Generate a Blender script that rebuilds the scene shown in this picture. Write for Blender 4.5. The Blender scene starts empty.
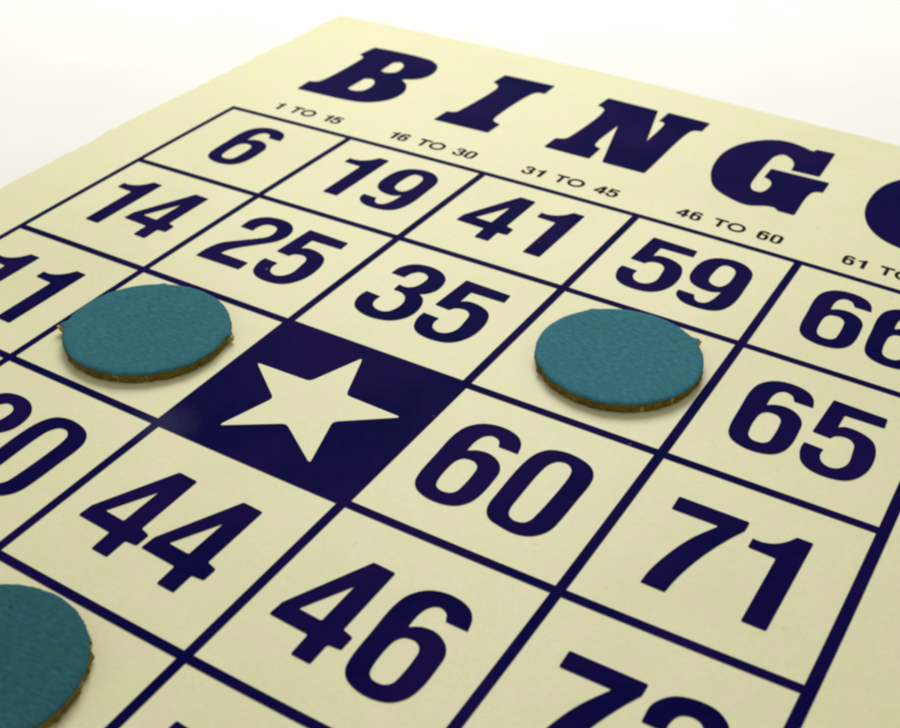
# A bingo card with cardboard chips lying on a white table, seen close up.
# Card units: one printed square = 1; x runs right along the rows, y runs down the columns.
import bpy, bmesh, math, random
from mathutils import Vector, Matrix
from mathutils.geometry import tessellate_polygon

S = 0.0234                     # metres per printed square
BOARD_T = 0.026                # thickness of the card in squares
random.seed(7)
sc = bpy.context.scene
COL = sc.collection

# ------------------------------------------------------------------ traced shapes
# closed outlines; (x, y, 1) is a sharp corner, (x, y) lies on a smooth curve
DIGITS = {
    '0': [[(-0.0962,-0.2662),(-0.0293,-0.2871),(0.059,-0.2759),(0.1139,-0.2473),(0.1452,-0.1995),(0.1548,-0.1396),(0.1536,-0.038),(0.1515,0.1143),(0.1447,0.1875),(0.1246,0.2337),(0.0881,0.2694),(0.031,0.2871),(-0.0469,0.2781),(-0.1025,0.2601),(-0.1333,0.2261),(-0.1473,0.1812),(-0.1514,0.1021),(-0.1548,-0.0739),(-0.147,-0.1698),(-0.1291,-0.2261)],[(-0.0275,-0.2135),(0.0108,-0.2193),(0.0431,-0.1947),(0.0552,-0.1543),(0.059,-0.0446),(0.0524,0.1394),(0.0466,0.1814),(0.0282,0.2099),(-0.0128,0.2175),(-0.0439,0.198),(-0.0579,0.1623),(-0.0621,0.0749),(-0.0633,-0.1012),(-0.0542,-0.1739)]],
    '6': [[(0.1522,-0.1613,1),(0.1348,-0.2245),(0.1018,-0.2652),(0.0416,-0.2899),(-0.0329,-0.29),(-0.093,-0.2635),(-0.1359,-0.2077),(-0.1522,-0.1293),(-0.1489,0.02),(-0.1414,0.1708),(-0.1264,0.2276),(-0.0949,0.264),(-0.0315,0.289),(0.0401,0.29),(0.0976,0.2689),(0.1346,0.2228),(0.15,0.159),(0.1506,0.057),(0.1414,-0.0225),(0.1088,-0.0701),(0.0504,-0.0989),(-0.0072,-0.0932),(-0.0478,-0.0682,1),(-0.048,-0.1425),(-0.0334,-0.1922),(-0.0031,-0.215),(0.0343,-0.2033),(0.057,-0.1627,1)],[(-0.0287,-0.0148),(0.0171,-0.0195),(0.0468,0.0068),(0.0563,0.0583),(0.0574,0.1515),(0.0517,0.1919),(0.0298,0.2146),(-0.017,0.2158),(-0.0422,0.1942),(-0.0541,0.1452),(-0.0565,0.0511),(-0.0495,0.0118)]],
    '7': [[(-0.1597,-0.2767,1),(0.1588,-0.274,1),(0.1597,-0.214,1),(0.1226,-0.1396),(0.0797,-0.0327),(0.0439,0.086),(0.0219,0.1941),(0.0132,0.2767,1),(-0.0917,0.2733,1),(-0.0872,0.195),(-0.0596,0.0655),(-0.0166,-0.0597),(0.0539,-0.1865,1),(-0.1575,-0.1878,1)]],
    '1': [[(-0.1155,-0.1831,1),(-0.0753,-0.1811),(-0.0279,-0.1968),(0.0129,-0.2321),(0.0441,-0.2806,1),(0.1158,-0.2795,1),(0.1114,0.2806,1),(0.0073,0.2783,1),(0.0081,-0.1166,1),(-0.1158,-0.1242,1)]],
    '3': [[(-0.1517,-0.1285,1),(-0.1446,-0.1997),(-0.098,-0.2661),(-0.0239,-0.2895),(0.0582,-0.2784),(0.1182,-0.2349),(0.1437,-0.1785),(0.1449,-0.0963),(0.1165,-0.0436),(0.0905,-0.0228,1),(0.1294,0.0062),(0.1572,0.0642),(0.1663,0.1414),(0.1464,0.2133),(0.0968,0.2658),(0.0162,0.2895),(-0.0691,0.2805),(-0.1296,0.2462),(-0.1582,0.1957),(-0.1663,0.1384),(-0.1599,0.0925,1),(-0.071,0.1004,1),(-0.0723,0.154),(-0.0488,0.1963),(0.0033,0.2157),(0.0419,0.2007),(0.0631,0.1496),(0.0625,0.0866),(0.0402,0.0385),(0.0017,0.0112),(-0.0499,0.008,1),(-0.0516,-0.0501,1),(-0.008,-0.0462),(0.0264,-0.0699),(0.0448,-0.129),(0.0401,-0.1863),(0.0114,-0.2124),(-0.0267,-0.2133),(-0.0562,-0.1803),(-0.0692,-0.1258,1)]],
    '5': [[(-0.1356,-0.287,1),(0.1357,-0.274,1),(0.1408,-0.1966,1),(-0.0541,-0.1952,1),(-0.0558,-0.09,1),(-0.0227,-0.1106),(0.0507,-0.1063),(0.1183,-0.0699),(0.1461,-0.021),(0.1613,0.0563),(0.1557,0.1554),(0.1216,0.2329),(0.0763,0.2714),(-0.0058,0.287),(-0.0843,0.2727),(-0.1301,0.2372),(-0.1528,0.1865),(-0.1613,0.1371),(-0.1586,0.0978,1),(-0.0658,0.1042,1),(-0.0677,0.149),(-0.0451,0.1952),(-0.0051,0.213),(0.0331,0.1999),(0.0612,0.1506),(0.0574,0.0561),(0.0462,-0.0028),(0.0185,-0.0301),(-0.0127,-0.0331),(-0.0458,-0.0192),(-0.0639,0.01,1),(-0.1513,0.0034,1)]],
    '4': [[(0.0117,-0.2821,1),(0.1162,-0.2761,1),(0.1149,0.0768,1),(0.1672,0.0922,1),(0.166,0.1658,1),(0.1084,0.1709,1),(0.1095,0.2821,1),(0.0209,0.2795,1),(0.0178,0.1677,1),(-0.1672,0.159,1),(-0.1619,0.0833,1)],[(-0.0886,0.0771,1),(0.0197,0.0834,1),(0.0228,-0.1334,1)]],
    '2': [[(-0.1477,-0.099,1),(-0.1465,-0.192),(-0.0959,-0.2604),(-0.0117,-0.2857),(0.0738,-0.2746),(0.1335,-0.2242),(0.1543,-0.1517),(0.1379,-0.0747),(0.0823,-0.0008),(0.0026,0.0895),(-0.038,0.149),(-0.0504,0.1957,1),(0.1485,0.2006,1),(0.1474,0.2835,1),(-0.1543,0.2857,1),(-0.1512,0.1984),(-0.1242,0.107),(-0.0548,0.0345),(0.0185,-0.0335),(0.0635,-0.0895),(0.0622,-0.1566),(0.0408,-0.1926),(-0.0007,-0.2047),(-0.0397,-0.1887),(-0.0575,-0.1457),(-0.0574,-0.0967,1)]],
    '9': [[(-0.0796,-0.2642),(-0.0031,-0.2858),(0.0768,-0.2681),(0.1328,-0.2132),(0.1496,-0.1569),(0.1549,-0.0505),(0.1578,0.0968),(0.1472,0.1761),(0.1208,0.2379),(0.0749,0.2731),(-0.0096,0.2858),(-0.0852,0.2719),(-0.1347,0.2302),(-0.1469,0.1957),(-0.1455,0.1693,1),(-0.0546,0.1731,1),(-0.0392,0.2116),(-0.0119,0.2296),(0.0234,0.2176),(0.0445,0.1688),(0.0579,0.0718,1),(0.007,0.0978),(-0.0668,0.0913),(-0.1201,0.0603),(-0.1478,0.012),(-0.1578,-0.0598),(-0.1484,-0.1686),(-0.1192,-0.2292)],[(-0.0244,-0.2072),(0.0175,-0.2068),(0.0475,-0.1762),(0.0603,-0.0994),(0.0544,-0.0187),(0.03,0.0251),(-0.0115,0.0235),(-0.0398,-0.0021),(-0.0503,-0.0505),(-0.0494,-0.1295),(-0.0423,-0.1796)]],
}
HEADER = {
    'B': [[(0.1873,-1.4574,1),(0.3764,-1.4696),(0.602,-1.4635),(0.7082,-1.443),(0.8021,-1.3652),(0.847,-1.2184),(0.8185,-1.0949),(0.7177,-1.0163,1),(0.8005,-0.9485),(0.8602,-0.819),(0.8513,-0.6741),(0.7852,-0.5745),(0.7016,-0.5237),(0.5676,-0.5017),(0.1756,-0.4949,1),(0.1656,-0.652,1),(0.2192,-0.6757),(0.2406,-0.7436),(0.2377,-1.2097),(0.2281,-1.2472,1),(0.1734,-1.2798,1)],[(0.4954,-1.079,1),(0.4821,-1.2596,1),(0.5208,-1.2963),(0.5766,-1.2584),(0.6046,-1.1792),(0.5987,-1.1052),(0.5438,-1.0715)],[(0.4818,-0.6841,1),(0.48,-0.891,1),(0.5255,-0.9146),(0.5775,-0.8786),(0.6091,-0.7688),(0.5872,-0.6902),(0.5189,-0.6681)]],
    'I': [[(1.2989,-1.4874,1),(1.6964,-1.4974,1),(1.7006,-1.3264,1),(1.6516,-1.3195),(1.6245,-1.2581),(1.6115,-0.7922),(1.6246,-0.7346),(1.6515,-0.7094),(1.6949,-0.6951,1),(1.6931,-0.5348,1),(1.2829,-0.5311,1),(1.2867,-0.6923,1),(1.342,-0.7205),(1.3536,-0.7785),(1.3718,-1.2211),(1.3514,-1.2819),(1.2926,-1.3263,1)]],
    'N': [[(2.1091,-1.508,1),(2.4916,-1.501,1),(2.6249,-0.9894,1),(2.6205,-1.2637),(2.6086,-1.3273),(2.5644,-1.3453,1),(2.5664,-1.5109,1),(2.8761,-1.5088,1),(2.8752,-1.3487,1),(2.8263,-1.3266),(2.8071,-1.2663),(2.8036,-0.5378,1),(2.5138,-0.5371,1),(2.3628,-1.1084,1),(2.3579,-0.7996),(2.3736,-0.7363),(2.4203,-0.7126,1),(2.4234,-0.5368,1),(2.1013,-0.5397,1),(2.1051,-0.6963,1),(2.1598,-0.7321),(2.1757,-0.8177),(2.1851,-1.2299),(2.1621,-1.3179),(2.1021,-1.3489,1)]],
    'G': [[(3.315,-1.4934),(3.4269,-1.5343),(3.5422,-1.5143),(3.612,-1.4885),(3.6312,-1.5273,1),(3.7539,-1.5401,1),(3.7639,-1.1325,1),(3.5779,-1.1183,1),(3.5664,-1.2162),(3.5243,-1.2868),(3.4628,-1.3167),(3.4242,-1.2571),(3.4144,-1.1498),(3.4164,-0.8807),(3.4293,-0.7597),(3.4636,-0.7031),(3.5126,-0.7076),(3.5358,-0.7885),(3.526,-0.8699),(3.4954,-0.9086),(3.4622,-0.9196,1),(3.461,-1.0643,1),(3.8447,-1.083,1),(3.8471,-0.926,1),(3.8025,-0.906),(3.7804,-0.8367),(3.785,-0.5278,1),(3.6809,-0.5251,1),(3.6498,-0.5552),(3.6029,-0.5476),(3.4948,-0.492),(3.3698,-0.5226),(3.2469,-0.6),(3.1715,-0.7328),(3.1282,-0.8939),(3.1178,-1.1254),(3.1814,-1.3354)]],
}
LENS_BOW = [[-0.01107, -0.00417], [-0.00756, 0.09082], [0.025, -0.02065], [-0.00134, -0.20509], [-0.00909, -0.0386], [0.00557, 0.0138], [0.07268, -0.01074], [-0.04435, 0.06018], [-0.181, 0.19429], [0.02741, -0.03937], [0.05851, -0.05392], [0.06172, -0.00624], [0.1844, -0.22405], [-0.0664, 0.09079], [-0.11708, 0.18196], [-0.15475, 0.01834], [0.027, -0.0968], [0.1499, -0.16814], [-0.04396, 0.01115], [-0.10878, 0.07923], [0.01442, -0.01842]]  # lens distortion terms, added to the geometry of card and print
CAM_AT = [5.42593, 6.22052, -3.53403]
CAM_ROT = [[0.857201, -0.514887, -0.009869], [0.301533, 0.486283, 0.820126], [-0.417473, -0.705989, 0.572098]]
CAM_F = 1266.114

COLS = [0, .981, 1.972, 2.993, 3.983, 5.0]
ROWS = [0, .958, 1.969, 2.951, 3.967, 4.98]


def lens_bow(x, y):
    """Lens distortion built into the shape: a smooth in-plane bow of the sheet and its print."""
    u, v = (x - 2.5) / 3, (y - 1.75) / 3.75
    k = 0; dx = dy = 0.0
    for i in range(6):
        for j in range(6 - i):
            b = u ** i * v ** j
            dx += LENS_BOW[k][0] * b; dy += LENS_BOW[k][1] * b; k += 1
    return x + dx, y + dy


def P(x, y, z=0.0):
    """card units -> metres in the scene (z in squares)"""
    x, y = lens_bow(x, y)
    return Vector((x * S, -y * S, z * S))


# ------------------------------------------------------------------ curves
def smooth(loop, n=7):
    """closed centripetal Catmull-Rom through the points, broken at corners"""
    m = len(loop); out = []
    pts = [Vector((p[0], p[1])) for p in loop]
    cor = [len(p) > 2 for p in loop]
    for i in range(m):
        j = (i + 1) % m
        p1, p2 = pts[i], pts[j]
        out.append(p1)
        if cor[i] and cor[j]:
            continue
        p0 = p1 + (p1 - p2) if cor[i] else pts[i - 1]
        p3 = p2 + (p2 - p1) if cor[j] else pts[(j + 1) % m]
        if cor[i] and not cor[j]:       # let the curve leave the corner with a gentle bend
            p0 = p1 - ((p3 - p1) * 0 + (p2 - p1))
        t0 = 0; t1 = t0 + max((p1 - p0).length, 1e-6) ** .5
        t2 = t1 + max((p2 - p1).length, 1e-6) ** .5; t3 = t2 + max((p3 - p2).length, 1e-6) ** .5
        for s in range(1, n):
            t = t1 + (t2 - t1) * s / n
            a1 = p0 * ((t1 - t) / (t1 - t0)) + p1 * ((t - t0) / (t1 - t0))
            a2 = p1 * ((t2 - t) / (t2 - t1)) + p2 * ((t - t1) / (t2 - t1))
            a3 = p2 * ((t3 - t) / (t3 - t2)) + p3 * ((t - t2) / (t3 - t2))
            b1 = a1 * ((t2 - t) / (t2 - t0)) + a2 * ((t - t0) / (t2 - t0))
            b2 = a2 * ((t3 - t) / (t3 - t1)) + a3 * ((t - t1) / (t3 - t1))
            out.append(b1 * ((t2 - t) / (t2 - t1)) + b2 * ((t - t1) / (t2 - t1)))
    return out


def round_corners(loop, r=.008):
    """ink spreads a little: soften the sharp corners of a polyline by a tiny radius"""
    out = []; m = len(loop)
    for i in range(m):
        a, b, c = loop[i - 1], loop[i], loop[(i + 1) % m]
        d1, d2 = a - b, c - b
        if d1.length < 1e-6 or d2.length < 1e-6:
            continue
        ang = d1.angle(d2)
        if ang > math.radians(150):
            out.append(b); continue
        k = min(r, d1.length * .4, d2.length * .4)
        p, q = b + d1.normalized() * k, b + d2.normalized() * k
        out.append(p)
        out.append(p * .25 + b * .5 + q * .25)
        out.append(q)
    return out


def place(loops, ox, oy, sx=1, sy=1):
    return [[Vector((ox + p.x * sx, oy + p.y * sy)) for p in L] for L in loops]


# ------------------------------------------------------------------ mesh helpers
def link(name, bm, mat, parent=None, smooth_shade=False):
    me = bpy.data.meshes.new(name)
    bm.normal_update()
    bm.to_mesh(me); bm.free()
    me.materials.append(mat)
    if smooth_shade:
        for p in me.polygons: p.use_smooth = True
    o = bpy.data.objects.new(name, me); COL.objects.link(o)
    if parent: o.parent = parent
    return o


def sheet(bm, loops, z):
    """a flat printed shape (outer loop, then holes) on the card"""
    tri = tessellate_polygon([[Vector((p.x, p.y, 0)) for p in L] for L in loops])
    flat = [p for L in loops for p in L]
    vs = [bm.verts.new(P(p.x, p.y, z)) for p in flat]
    for t in tri:
        if len(set(t)) < 3: continue
        a, b, c = (vs[i] for i in t)
        n = (b.co - a.co).cross(c.co - a.co)
        if n.length < 1e-16: continue
        try: bm.faces.new((a, b, c) if n.z > 0 else (a, c, b))
        except ValueError: pass


def empty(name, loc):
    o = bpy.data.objects.new(name, None); COL.objects.link(o)
    o.location = loc; o.empty_display_size = .01
    return o


# ------------------------------------------------------------------ materials
class N:
    def __init__(self, name):
        self.m = bpy.data.materials.new(name); self.m.use_nodes = True
        self.t = self.m.node_tree; self.b = self.t.nodes['Principled BSDF']
        self.co = self.t.nodes.new('ShaderNodeTexCoord')
    def node(self, kind, **kw):
        n = self.t.nodes.new('ShaderNode' + kind)
        for k, v in kw.items():
            if k in n.inputs: n.inputs[k].default_value = v
            else: setattr(n, k, v)
        return n
    def link(self, a, b): self.t.links.new(a, b)
    def coords(self, scale=(1, 1, 1), rot=(0, 0, 0), loc=(0, 0, 0)):
        mp = self.node('Mapping'); mp.inputs['Scale'].default_value = scale
        mp.inputs['Rotation'].default_value = rot; mp.inputs['Location'].default_value = loc
        self.link(self.co.outputs['Object'], mp.inputs['Vector']); return mp.outputs['Vector']
    def noise(self, vec, scale, detail=3, rough=.5):
        n = self.node('TexNoise', Scale=scale, Detail=detail, Roughness=rough)
        self.link(vec, n.inputs['Vector']); return n.outputs['Fac']
    def ramp(self, fac, stops):
        r = self.node('ValToRGB'); e = r.color_ramp.elements
        while len(e) < len(stops): e.new(.5)
        for el, (p, c) in zip(e, stops): el.position = p; el.color = (*c, 1) if len(c) == 3 else c
        self.link(fac, r.inputs['Fac']); return r.outputs['Color']
    def mix(self, fac, a, b, mode='MIX'):
        m = self.node('Mix', data_type='RGBA', blend_type=mode)
        for s, v in ((m.inputs[0], fac), (m.inputs[6], a), (m.inputs[7], b)):
            if hasattr(v, 'links'): self.link(v, s)
            elif isinstance(v, (int, float)): s.default_value = v
            else: s.default_value = (*v, 1)
        return m.outputs[2]
    def bump(self, h, strength, dist):
        b = self.node('Bump', Strength=strength, Distance=dist)
        self.link(h, b.inputs['Height']); self.link(b.outputs['Normal'], self.b.inputs['Normal'])


def mat_card():
    n = N('cream card stock'); v = n.coords()
    fibre = n.noise(v, 2600, 4, .65)
    blot = n.noise(v, 190, 4, .6)
    base = n.ramp(fibre, [(.3, (.722, .703, .395)), (.7, (.815, .798, .485))])
    base = n.mix(n.ramp(blot, [(.38, (0, 0, 0)), (.68, (.6, .6, .6))]), base, (.745, .742, .395))
    pink = n.noise(n.coords(loc=(7, 3, 1)), 260, 3, .55)
    base = n.mix(n.ramp(pink, [(.45, (0, 0, 0)), (.75, (.85, .85, .85))]), base, (.790, .725, .475))
    hand = n.noise(n.coords(loc=(2, 9, 4)), 28, 4, .6)          # soft handling marks
    base = n.mix(n.ramp(hand, [(.50, (0, 0, 0)), (.75, (.5, .5, .5))]), base, (.66, .63, .34))
    speck = n.noise(n.coords(loc=(3, 1, 0)), 900, 2, .5)
    base = n.mix(n.ramp(speck, [(.74, (0, 0, 0)), (.80, (.5, .5, .5))]), base, (.52, .42, .20))
    n.link(base, n.b.inputs['Base Color'])
    n.b.inputs['Roughness'].default_value = .55
    n.b.inputs['Specular IOR Level'].default_value = .65
    n.bump(n.noise(v, 1500, 4, .6), .25, .00006)
    return n.m


def mat_ink(name='navy printing ink', wear=True, a=(.0010, .0008, .050), b=(.0090, .0020, .062), c=(.0060, .0040, .085)):
    n = N(name); v = n.coords()
    cloud = n.noise(v, 70, 3, .6)
    base = n.ramp(cloud, [(.38, a), (.62, b)])
    mott = n.noise(v, 1300, 3, .6)
    base = n.mix(n.ramp(mott, [(.42, (0, 0, 0)), (.75, (.35, .35, .35))]), base, c)
    if wear:
        chip = n.noise(n.coords(loc=(1, 4, 2)), 620, 2, .4)
        base = n.mix(n.ramp(chip, [(.80, (0, 0, 0)), (.83, (.6, .6, .6))]), base, (.33, .28, .22))
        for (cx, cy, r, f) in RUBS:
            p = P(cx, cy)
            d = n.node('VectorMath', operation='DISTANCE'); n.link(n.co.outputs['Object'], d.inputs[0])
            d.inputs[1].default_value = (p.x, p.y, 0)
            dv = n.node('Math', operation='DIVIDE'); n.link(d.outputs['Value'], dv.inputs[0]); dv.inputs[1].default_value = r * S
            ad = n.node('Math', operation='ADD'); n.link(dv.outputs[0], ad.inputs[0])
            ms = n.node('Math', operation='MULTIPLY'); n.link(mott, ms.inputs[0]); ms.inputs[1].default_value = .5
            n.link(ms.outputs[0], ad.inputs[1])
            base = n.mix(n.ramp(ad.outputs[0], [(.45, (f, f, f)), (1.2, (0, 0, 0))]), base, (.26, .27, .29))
    n.link(base, n.b.inputs['Base Color'])
    n.b.inputs['Roughness'].default_value = .6
    n.b.inputs['Specular IOR Level'].default_value = .012
    n.bump(n.noise(v, 1500, 4, .6), .25, .00005)
    return n.m


def mat_chip_paper(name, dark, light, turn):
    n = N(name)
    strand = n.noise(n.coords(scale=(.38, 1, 1), rot=(0, 0, turn)), 2900, 5, .75)
    blot = n.noise(n.coords(loc=(turn, 0, 0)), 480, 4, .7)
    hue = n.noise(n.coords(loc=(0, turn, 3)), 750, 3, .6)
    base = n.ramp(strand, [(.34, dark), (.66, light)])
    mid = tuple((a + b) * .42 for a, b in zip(dark, light))
    base = n.mix(n.ramp(blot, [(.38, (0, 0, 0)), (.72, (.6, .6, .6))]), base, mid)
    green = (mid[0] * 1.25, mid[1] * 1.12, mid[2] * .80)
    base = n.mix(n.ramp(hue, [(.42, (0, 0, 0)), (.68, (.6, .6, .6))]), base, green)
    scuff = n.noise(n.coords(scale=(1, .5, 1), rot=(0, 0, turn + .9), loc=(4, turn, 0)), 240, 5, .75)
    base = n.mix(n.ramp(scuff, [(.60, (0, 0, 0)), (.76, (.4, .4, .4))]), base, (mid[0] * 2.6, mid[1] * 1.7, mid[2] * 1.6))
    pit = n.noise(n.coords(loc=(2, 2, 5)), 700, 2, .4)
    base = n.mix(n.ramp(pit, [(.74, (0, 0, 0)), (.8, (.7, .7, .7))]), base, (.010, .05, .055))
    n.link(base, n.b.inputs['Base Color'])
    n.b.inputs['Roughness'].default_value = .8
    n.b.inputs['Specular IOR Level'].default_value = .08
    n.bump(strand, .28, .00008)
    return n.m


def mat_core(name, a, b):
    n = N(name)
    ply = n.noise(n.coords(scale=(1, 1, 6)), 900, 4, .7)
    base = n.ramp(ply, [(.3, a), (.7, b)])
    n.link(base, n.b.inputs['Base Color'])
    n.b.inputs['Roughness'].default_value = .9
    n.b.inputs['Specular IOR Level'].default_value = .1
    n.bump(ply, .8, .0003)
    return n.m


def mat_table():
    n = N('white table top'); v = n.coords()
    base = n.ramp(n.noise(v, 60, 4, .6), [(.3, (.905, .900, .862)), (.7, (.935, .930, .900))])
    n.link(base, n.b.inputs['Base Color'])
    n.b.inputs['Roughness'].default_value = .7
    n.b.inputs['Specular IOR Level'].default_value = .2
    n.bump(n.noise(v, 700, 3, .5), .1, .0001)
    return n.m


# worn spots in the ink: x, y, radius in squares, strength
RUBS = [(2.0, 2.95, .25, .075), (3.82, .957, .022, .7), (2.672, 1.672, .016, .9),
        (4.235, 2.222, .018, .55), (4.63, 1.955, .03, .4), (3.03, 2.77, .012, .5)]
M_CARD = mat_card()
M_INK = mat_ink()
M_BLACK = mat_ink('dark caption ink', False, (.010, .008, .018), (.016, .011, .020), (.02, .018, .034))
M_CORE = mat_core('brown chip board', (.085, .058, .006), (.27, .19, .030))
M_NUB = mat_core('torn chip board', (.30, .21, .035), (.62, .48, .13))
M_TABLE = mat_table()

# ------------------------------------------------------------------ the table
bm = bmesh.new()
bmesh.ops.create_grid(bm, x_segments=8, y_segments=8, size=1.2)
table = link('table', bm, M_TABLE)
table['kind'] = 'structure'
Z0 = .0002                                     # the card rests on the table

# ------------------------------------------------------------------ the card
card = empty('bingo_card', (0, 0, Z0))
card['label'] = 'cream cardboard bingo card with navy print lying on the white table'
card['category'] = 'bingo card'
X0, X1, Y0, Y1 = -.488, 5.488, -1.94, 5.45


def board():
    bm = bmesh.new()
    corners = [(X0, Y0), (X1, Y0), (X1, Y1), (X0, Y1)]
    ring = []
    for k in range(4):
        (ax, ay), (bx, by) = corners[k], corners[(k + 1) % 4]
        n = 210
        nx, ny = (by - ay), -(bx - ax); l = math.hypot(nx, ny); nx /= l; ny /= l
        w = 0.0
        for i in range(n):
            t = i / n
            w = w * .55 + random.gauss(0, .0052 if k == 3 else .0032)
            j = w + .004 * math.sin(t * 9 + k)
            if random.random() < (.06 if k == 3 else .02): j += random.choice((-.014, .014, .018))     # a nick or a paper burr
            if i == 0: j = 0
            ring.append((ax + (bx - ax) * t + nx * j, ay + (by - ay) * t + ny * j))
    # bottom, waist, upper rim, top
    levels = [(0, .004), (.3, 0), (.8, 0), (1, .006)]
    rows = []
    cx, cy = (X0 + X1) / 2, (Y0 + Y1) / 2
    for f, ins in levels:
        rows.append([bm.verts.new(P(x + (ins if x < cx else -ins), y + (ins if y < cy else -ins), f * BOARD_T)) for x, y in ring])
    m = len(ring)
    for a, b in zip(rows, rows[1:]):
        for i in range(m):
            j = (i + 1) % m
            bm.faces.new((a[i], b[i], b[j], a[j]))
    bm.faces.new(rows[-1]); bm.faces.new(list(reversed(rows[0])))
    bmesh.ops.recalc_face_normals(bm, faces=bm.faces)
    return bm


o = link('board', board(), M_CARD, card)
PRINT = BOARD_T + .0026       # print sits on the board, in squares


def strip(bm, x0, y0, x1, y1, z, n):
    long_x = abs(x1 - x0) > abs(y1 - y0)
    prev = None
    for i in range(n + 1):
        t = i / n
        if long_x: a, b = (x0 + (x1 - x0) * t, y0), (x0 + (x1 - x0) * t, y1)
        else: a, b = (x0, y0 + (y1 - y0) * t), (x1, y0 + (y1 - y0) * t)
        cur = (bm.verts.new(P(*a, z)), bm.verts.new(P(*b, z)))
        if prev:
            f = bm.faces.new((prev[0], prev[1], cur[1], cur[0]))
            f.normal_update()
            if f.normal.z < 0: f.normal_flip()
        prev = cur


def grid():
    bm = bmesh.new()
    WH = [.040, .042, .044, .044, .045, .050]
    WV = [.037, .040, .043, .044, .046, .056]
    for y, w in zip(ROWS, WH):
        strip(bm, COLS[0] - WV[0] / 2, y - w / 2, COLS[5] + WV[5] / 2, y + w / 2, PRINT, 60)
    for x, w in zip(COLS, WV):
        for k in range(5):
            strip(bm, x - w / 2, ROWS[k] + WH[k] / 2, x + w / 2, ROWS[k + 1] - WH[k + 1] / 2, PRINT, 12)
    return bm


link('grid_lines', grid(), M_INK, card)

# the free square with its star left unprinted
pts = []
for k in range(10):
    a = math.radians(-90 + 36 * k); r = .431 if k % 2 == 0 else .1755
    pts.append(Vector((2.4715 + r * math.cos(a), 2.4725 + r * math.sin(a))))
star_loop = round_corners(pts, .022)
e = []
fx0, fx1, fy0, fy1 = COLS[2] + .0215, COLS[3] - .022, ROWS[2] + .022, ROWS[3] - .022     # butts against the lines
for k in range(4):
    (ax, ay), (bx, by) = [((fx0, fy0), (fx1, fy0)), ((fx1, fy0), (fx1, fy1)), ((fx1, fy1), (fx0, fy1)), ((fx0, fy1), (fx0, fy0))][k]
    for i in range(10): e.append(Vector((ax + (bx - ax) * i / 10, ay + (by - ay) * i / 10)))
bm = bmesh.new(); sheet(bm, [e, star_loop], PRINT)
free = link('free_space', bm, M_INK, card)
bm = bmesh.new(); sheet(bm, [star_loop], PRINT)
star = link('star', bm, M_CARD, free)

GLYPH = {d: [round_corners(smooth(L)) for L in g] for d, g in DIGITS.items()}
LETTER = {d: [round_corners(smooth(L), .012) for L in g] for d, g in HEADER.items()}


def superellipse(cx, cy, a, b, e=2.0, n=64):
    out = []
    for i in range(n):
        t = 2 * math.pi * i / n; c, s = math.cos(t), math.sin(t)
        out.append(Vector((cx + a * math.copysign(abs(c) ** (2 / e), c), cy + b * math.copysign(abs(s) ** (2 / e), s))))
    return out


LETTER['O'] = [superellipse(4.515, -1.02, .392, .530, 2.25), superellipse(4.515, -1.02, .125, .300, 2.4, 40)]

# column by column: (text, row, ((digit, x, y), ...))
NUMBERS = [
    ('6', [('6', .4702, .4414)]),
    ('14', [('1', .2669, 1.4332), ('4', .6354, 1.4246)]),
    ('11', [('1', .2659, 2.4557), ('1', .630, 2.4551)]),
    ('19', [('1', 1.2707, .438), ('9', 1.6537, .4472)]),
    ('25', [('2', 1.2819, 1.4155), ('5', 1.6356, 1.4307)]),
    ('30', [('3', 1.290, 3.440), ('0', 1.642, 3.442)]),
    ('41', [('4', 2.3025, .447), ('1', 2.6247, .4558)]),
    ('35', [('3', 2.3012, 1.4282), ('5', 2.6627, 1.4447)]),
    ('44', [('4', 2.2767, 3.4508), ('4', 2.6323, 3.4558)]),
    ('59', [('5', 3.3157, .4781), ('9', 3.6632, .4741)]),
    ('60', [('6', 3.2988, 2.4574), ('0', 3.6532, 2.4636)]),
    ('46', [('4', 3.2867, 3.4659), ('6', 3.6437, 3.4728)]),
    ('52', [('5', 3.296, 4.500), ('2', 3.660, 4.500)]),
    ('66', [('6', 4.3300, .4570), ('6', 4.6790, .4590)]),
    ('65', [('6', 4.3136, 1.4474), ('5', 4.6687, 1.4584)]),
    ('71', [('7', 4.3238, 2.470), ('1', 4.6427, 2.4647)]),
    ('72', [('7', 4.3182, 3.4781), ('2', 4.6716, 3.4709)]),
]
for text, digs in NUMBERS:
    bm = bmesh.new()
    for d, x, y in digs:
        sheet(bm, place(GLYPH[d], x, y), PRINT)
    o = link('printed_number', bm, M_INK, card)
    o['label'] = 'large navy printed number ' + text

for ch in 'BINGO':
    bm = bmesh.new(); sheet(bm, LETTER[ch], PRINT)
    o = link('header_letter', bm, M_INK, card)
    o['label'] = 'heavy slab serif letter ' + ch

# the small captions between the heading and the grid
def caption(text, cx, cy):
    bm = bmesh.new()
    wd = {'1': .070, ' ': .066, 'T': .089, 'O': .116}
    adv = [wd.get(c, .081) for c in text]
    x = cx - sum(adv) / 2
    H = .100
    for c, a in zip(text, adv):
        m = x + a / 2
        if c == 'T':
            V = Vector
            w, st, h = .041, .0105, H / 2
            sheet(bm, [[V((m - w, cy - h)), V((m + w, cy - h)), V((m + w, cy - h + .019)), V((m + st, cy - h + .019)),
                        V((m + st, cy + h)), V((m - st, cy + h)), V((m - st, cy - h + .019)), V((m - w, cy - h + .019))]], PRINT)
        elif c == 'O':
            sheet(bm, [superellipse(m, cy, .0545, H / 2 + .002, 2.1, 36), superellipse(m, cy, .0345, H / 2 - .016, 2.1, 30)], PRINT)
        elif c != ' ':
            sheet(bm, place(GLYPH[c], m, cy, .225, .180), PRINT)
        x += a
    return bm


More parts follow.
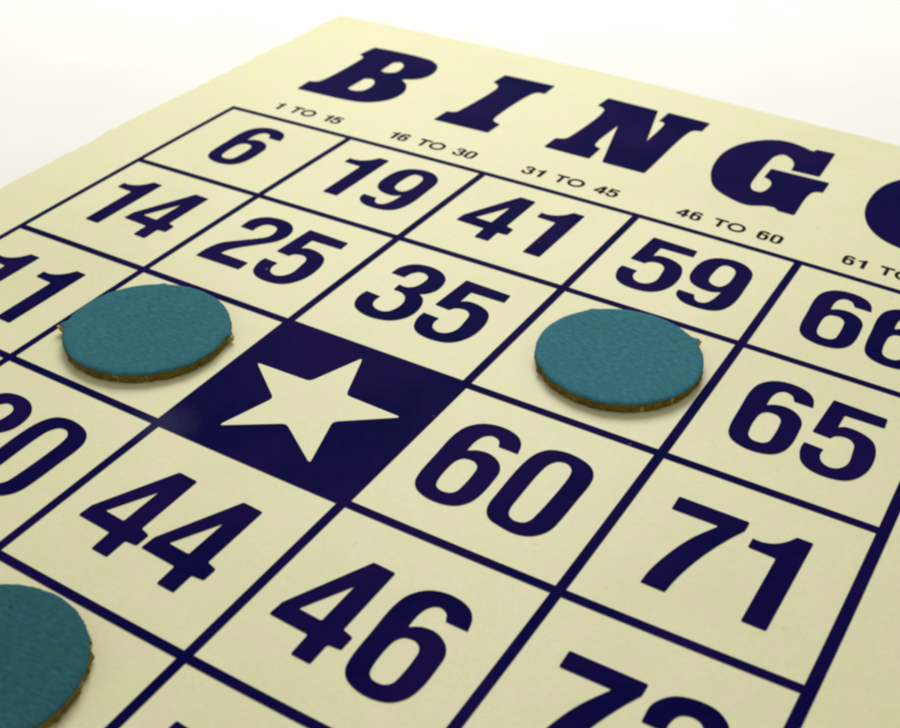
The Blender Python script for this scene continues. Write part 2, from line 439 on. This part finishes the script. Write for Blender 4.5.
for k, text in enumerate(('1 TO 15', '16 TO 30', '31 TO 45', '46 TO 60', '61 TO 75')):
    o = link('range_caption', caption(text, (.505, 1.487, 2.468, 3.498, 4.505)[k], -.183), M_BLACK, card)
    o['label'] = 'small printed caption ' + text

# ------------------------------------------------------------------ the chips
CHIP_T = .058


def make_chip(cx, cy, r, label, dark, light, nubs, rot, crease=None, paper=1.0):
    base = P(cx, cy)
    root = empty('bingo_chip', (base.x, base.y, Z0 + (PRINT + .0010) * S))
    root['label'] = label; root['category'] = 'chip'; root['group'] = 'blue cardboard chips on the bingo card'
    n = 160
    ph = [random.uniform(0, 6.28) for _ in range(6)]
    def rad(a, k, tab=0):
        w = sum(math.sin(a * m + ph[i]) / m for i, m in enumerate((2, 3, 5, 9)))
        for ang, length, width, top in nubs:          # the paper runs out onto each tab
            da = (a - math.radians(ang) + math.pi) % (2 * math.pi) - math.pi
            k += paper * tab * length * math.exp(-(da * r / (width * .42)) ** 2)
        return r * (1 + .006 * w) + k
    jit = [random.gauss(0, .0016) for _ in range(n)]
    def ring(bm, f, ins, j=0.0, tab=0.0):
        out = []
        for i in range(n):
            a = 2 * math.pi * i / n
            q = rad(a, -ins, tab) + jit[i] * j
            out.append(bm.verts.new((q * math.cos(a) * S, q * math.sin(a) * S, f * CHIP_T * S)))
        return out
    def skin(bm, rows):
        for a, b in zip(rows, rows[1:]):
            for i in range(n):
                k = (i + 1) % n
                bm.faces.new((a[i], a[k], b[k], b[i]))
    # coloured paper: dished rim that wraps over the punched edge
    bm = bmesh.new()
    rows = [ring(bm, .78, .000, .6, .55), ring(bm, .85, -.0005, .6, .6), ring(bm, .90, .003, .5, .6), ring(bm, .97, .009, .3, .55), ring(bm, 1.0, .020), ring(bm, 1.01, .045), ring(bm, 1.0, .12), ring(bm, .99, .25)]
    c = bm.verts.new((0, 0, .985 * CHIP_T * S))
    skin(bm, rows)
    for i in range(n): bm.faces.new((rows[-1][i], rows[-1][(i + 1) % n], c))
    if crease:
        a0 = math.radians(crease); d = Vector((math.cos(a0), math.sin(a0)))
        for v in bm.verts:
            q = Vector((v.co.x, v.co.y)) / S
            al = q.dot(d); ac = abs(q.x * d.y - q.y * d.x)
            if al > .2 and ac < .02: v.co.z -= .004 * S * (1 - ac / .02)
    bmesh.ops.recalc_face_normals(bm, faces=bm.faces)
    face = link('paper_face', bm, mat_chip_paper('blue chip paper', dark, light, rot), root, True)
    # punched board edge
    bm = bmesh.new()
    rows = [ring(bm, 0, .006, 1), ring(bm, .10, .0015, 2), ring(bm, .30, -.001, 2.5), ring(bm, .52, .0, 2.5), ring(bm, .80, .0025, .6)]
    skin(bm, rows)
    bm.faces.new(list(reversed(rows[0])))
    bmesh.ops.recalc_face_normals(bm, faces=bm.faces)
    link('board_core', bm, M_CORE, root)
    # little torn tabs left where the chip was pushed out of its sheet
    for ang, length, width, top in nubs:
        bm = bmesh.new()
        a = math.radians(ang)
        ux, uy = math.cos(a), math.sin(a)
        prof = [(-1, -.25), (-.75, .45), (-.35, .75), (-.1, 1.0), (.25, .72), (.6, .85), (.85, .3), (1, -.25)]
        rr = rad(a, 0)
        lo, hi = [], []
        for s_, d_ in prof:
            for lst, f, sh in ((lo, .06, .7), (hi, top, 1.0)):
                q = rr - .008 + d_ * length * sh + random.uniform(-.1, .1) * length
                w = s_ * width * .5 * (1 if f < .5 else .85)
                zz = (f - (.18 * max(d_, 0) if f > .5 else 0) + random.uniform(-.04, .04)) * CHIP_T
                lst.append(bm.verts.new(((q * ux - w * uy) * S, (q * uy + w * ux) * S, max(zz, .01 * CHIP_T) * S)))
        m = len(prof)
        for i in range(m):
            k = (i + 1) % m
            bm.faces.new((lo[i], lo[k], hi[k], hi[i]))
        bm.faces.new(hi); bm.faces.new(list(reversed(lo)))
        bmesh.ops.recalc_face_normals(bm, faces=bm.faces)
        link('torn_tab', bm, M_NUB, root)
    root.rotation_euler = (0, 0, 0)
    return root


D, L = (.016, .108, .148), (.060, .238, .315)
D1, L1 = (.014, .100, .132), (.054, .218, .275)
D3, L3 = (.010, .076, .095), (.040, .155, .190)
make_chip(1.451, 2.444, .411, 'blue cardboard chip touching the left corner of the star square, beside number 11', D1, L1,
          [(-152, .058, .045, .80), (24.6, .040, .055, .60), (-69.7, .010, .045, .80), (120, .022, .04, .8), (-105, .006, .05, .6), (-20, .008, .06, .5), (-48, .006, .03, .75), (-128, .007, .03, .55), (160, .008, .03, .7), (3, .006, .03, .6)], .3)
make_chip(3.528, 1.433, .409, 'blue cardboard chip with a corner tab, between numbers 59 and 60', D, L,
          [(134, .020, .05, .8), (49, .054, .040, .82), (-28, .012, .022, .80), (-120, .008, .05, .7), (-75, .006, .06, .5), (-5, .006, .05, .45), (-98, .005, .03, .75), (-50, .007, .03, .5), (-150, .007, .04, .6)], 1.1, 49)
make_chip(2.412, 4.467, .403, 'blue cardboard chip cut off by the lower left edge, below number 44', D3, L3,
          [(49.7, .018, .07, .6), (66, .014, .05, .70), (20, .007, .08, .5)], 2.0, None, .15)

# ------------------------------------------------------------------ camera
F = Matrix(((1, 0, 0), (0, -1, 0), (0, 0, -1)))
R = Matrix(CAM_ROT)
rot = F @ R.transposed() @ F
loc = F @ (Vector(CAM_AT) * S) + Vector((0, 0, Z0 + BOARD_T * S))
cd = bpy.data.cameras.new('camera'); cam = bpy.data.objects.new('camera', cd); COL.objects.link(cam)
cam.matrix_world = Matrix.Translation(loc) @ rot.to_4x4()
cd.sensor_fit = 'HORIZONTAL'; cd.sensor_width = 36; cd.lens = CAM_F / 900 * 36
cd.clip_start = .005; cd.clip_end = 20
cd.dof.use_dof = True
tgt = P(2.9, 2.2, BOARD_T)
fwd = rot @ Vector((0, 0, -1))
cd.dof.focus_distance = (tgt - loc).dot(fwd)
cd.dof.aperture_fstop = 70
sc.camera = cam

# ------------------------------------------------------------------ light
def area(name, at, to, size, power, col):
    l = bpy.data.lights.new(name, 'AREA'); l.shape = 'RECTANGLE'; l.size, l.size_y = size
    l.energy = power; l.color = col
    o = bpy.data.objects.new(name, l); COL.objects.link(o)
    o.location = at
    o.rotation_euler = (Vector(to) - Vector(at)).to_track_quat('-Z', 'Y').to_euler()
    return o


area('window_light', (-.105, .25, .30), (-.02, .0, 0), (.28, .22), 1.46, (1.0, .99, .965))
w = bpy.data.worlds.new('World'); sc.world = w; w.use_nodes = True
bg = w.node_tree.nodes['Background']
bg.inputs['Color'].default_value = (1.0, .985, .93, 1); bg.inputs['Strength'].default_value = .43

sc.view_settings.view_transform = 'Standard'; sc.view_settings.look = 'None'
sc.view_settings.exposure = 0; sc.view_settings.gamma = 1
sc.render.engine = 'CYCLES'
sc.cycles.filter_width = 2.5
sc.cycles.max_bounces = 6
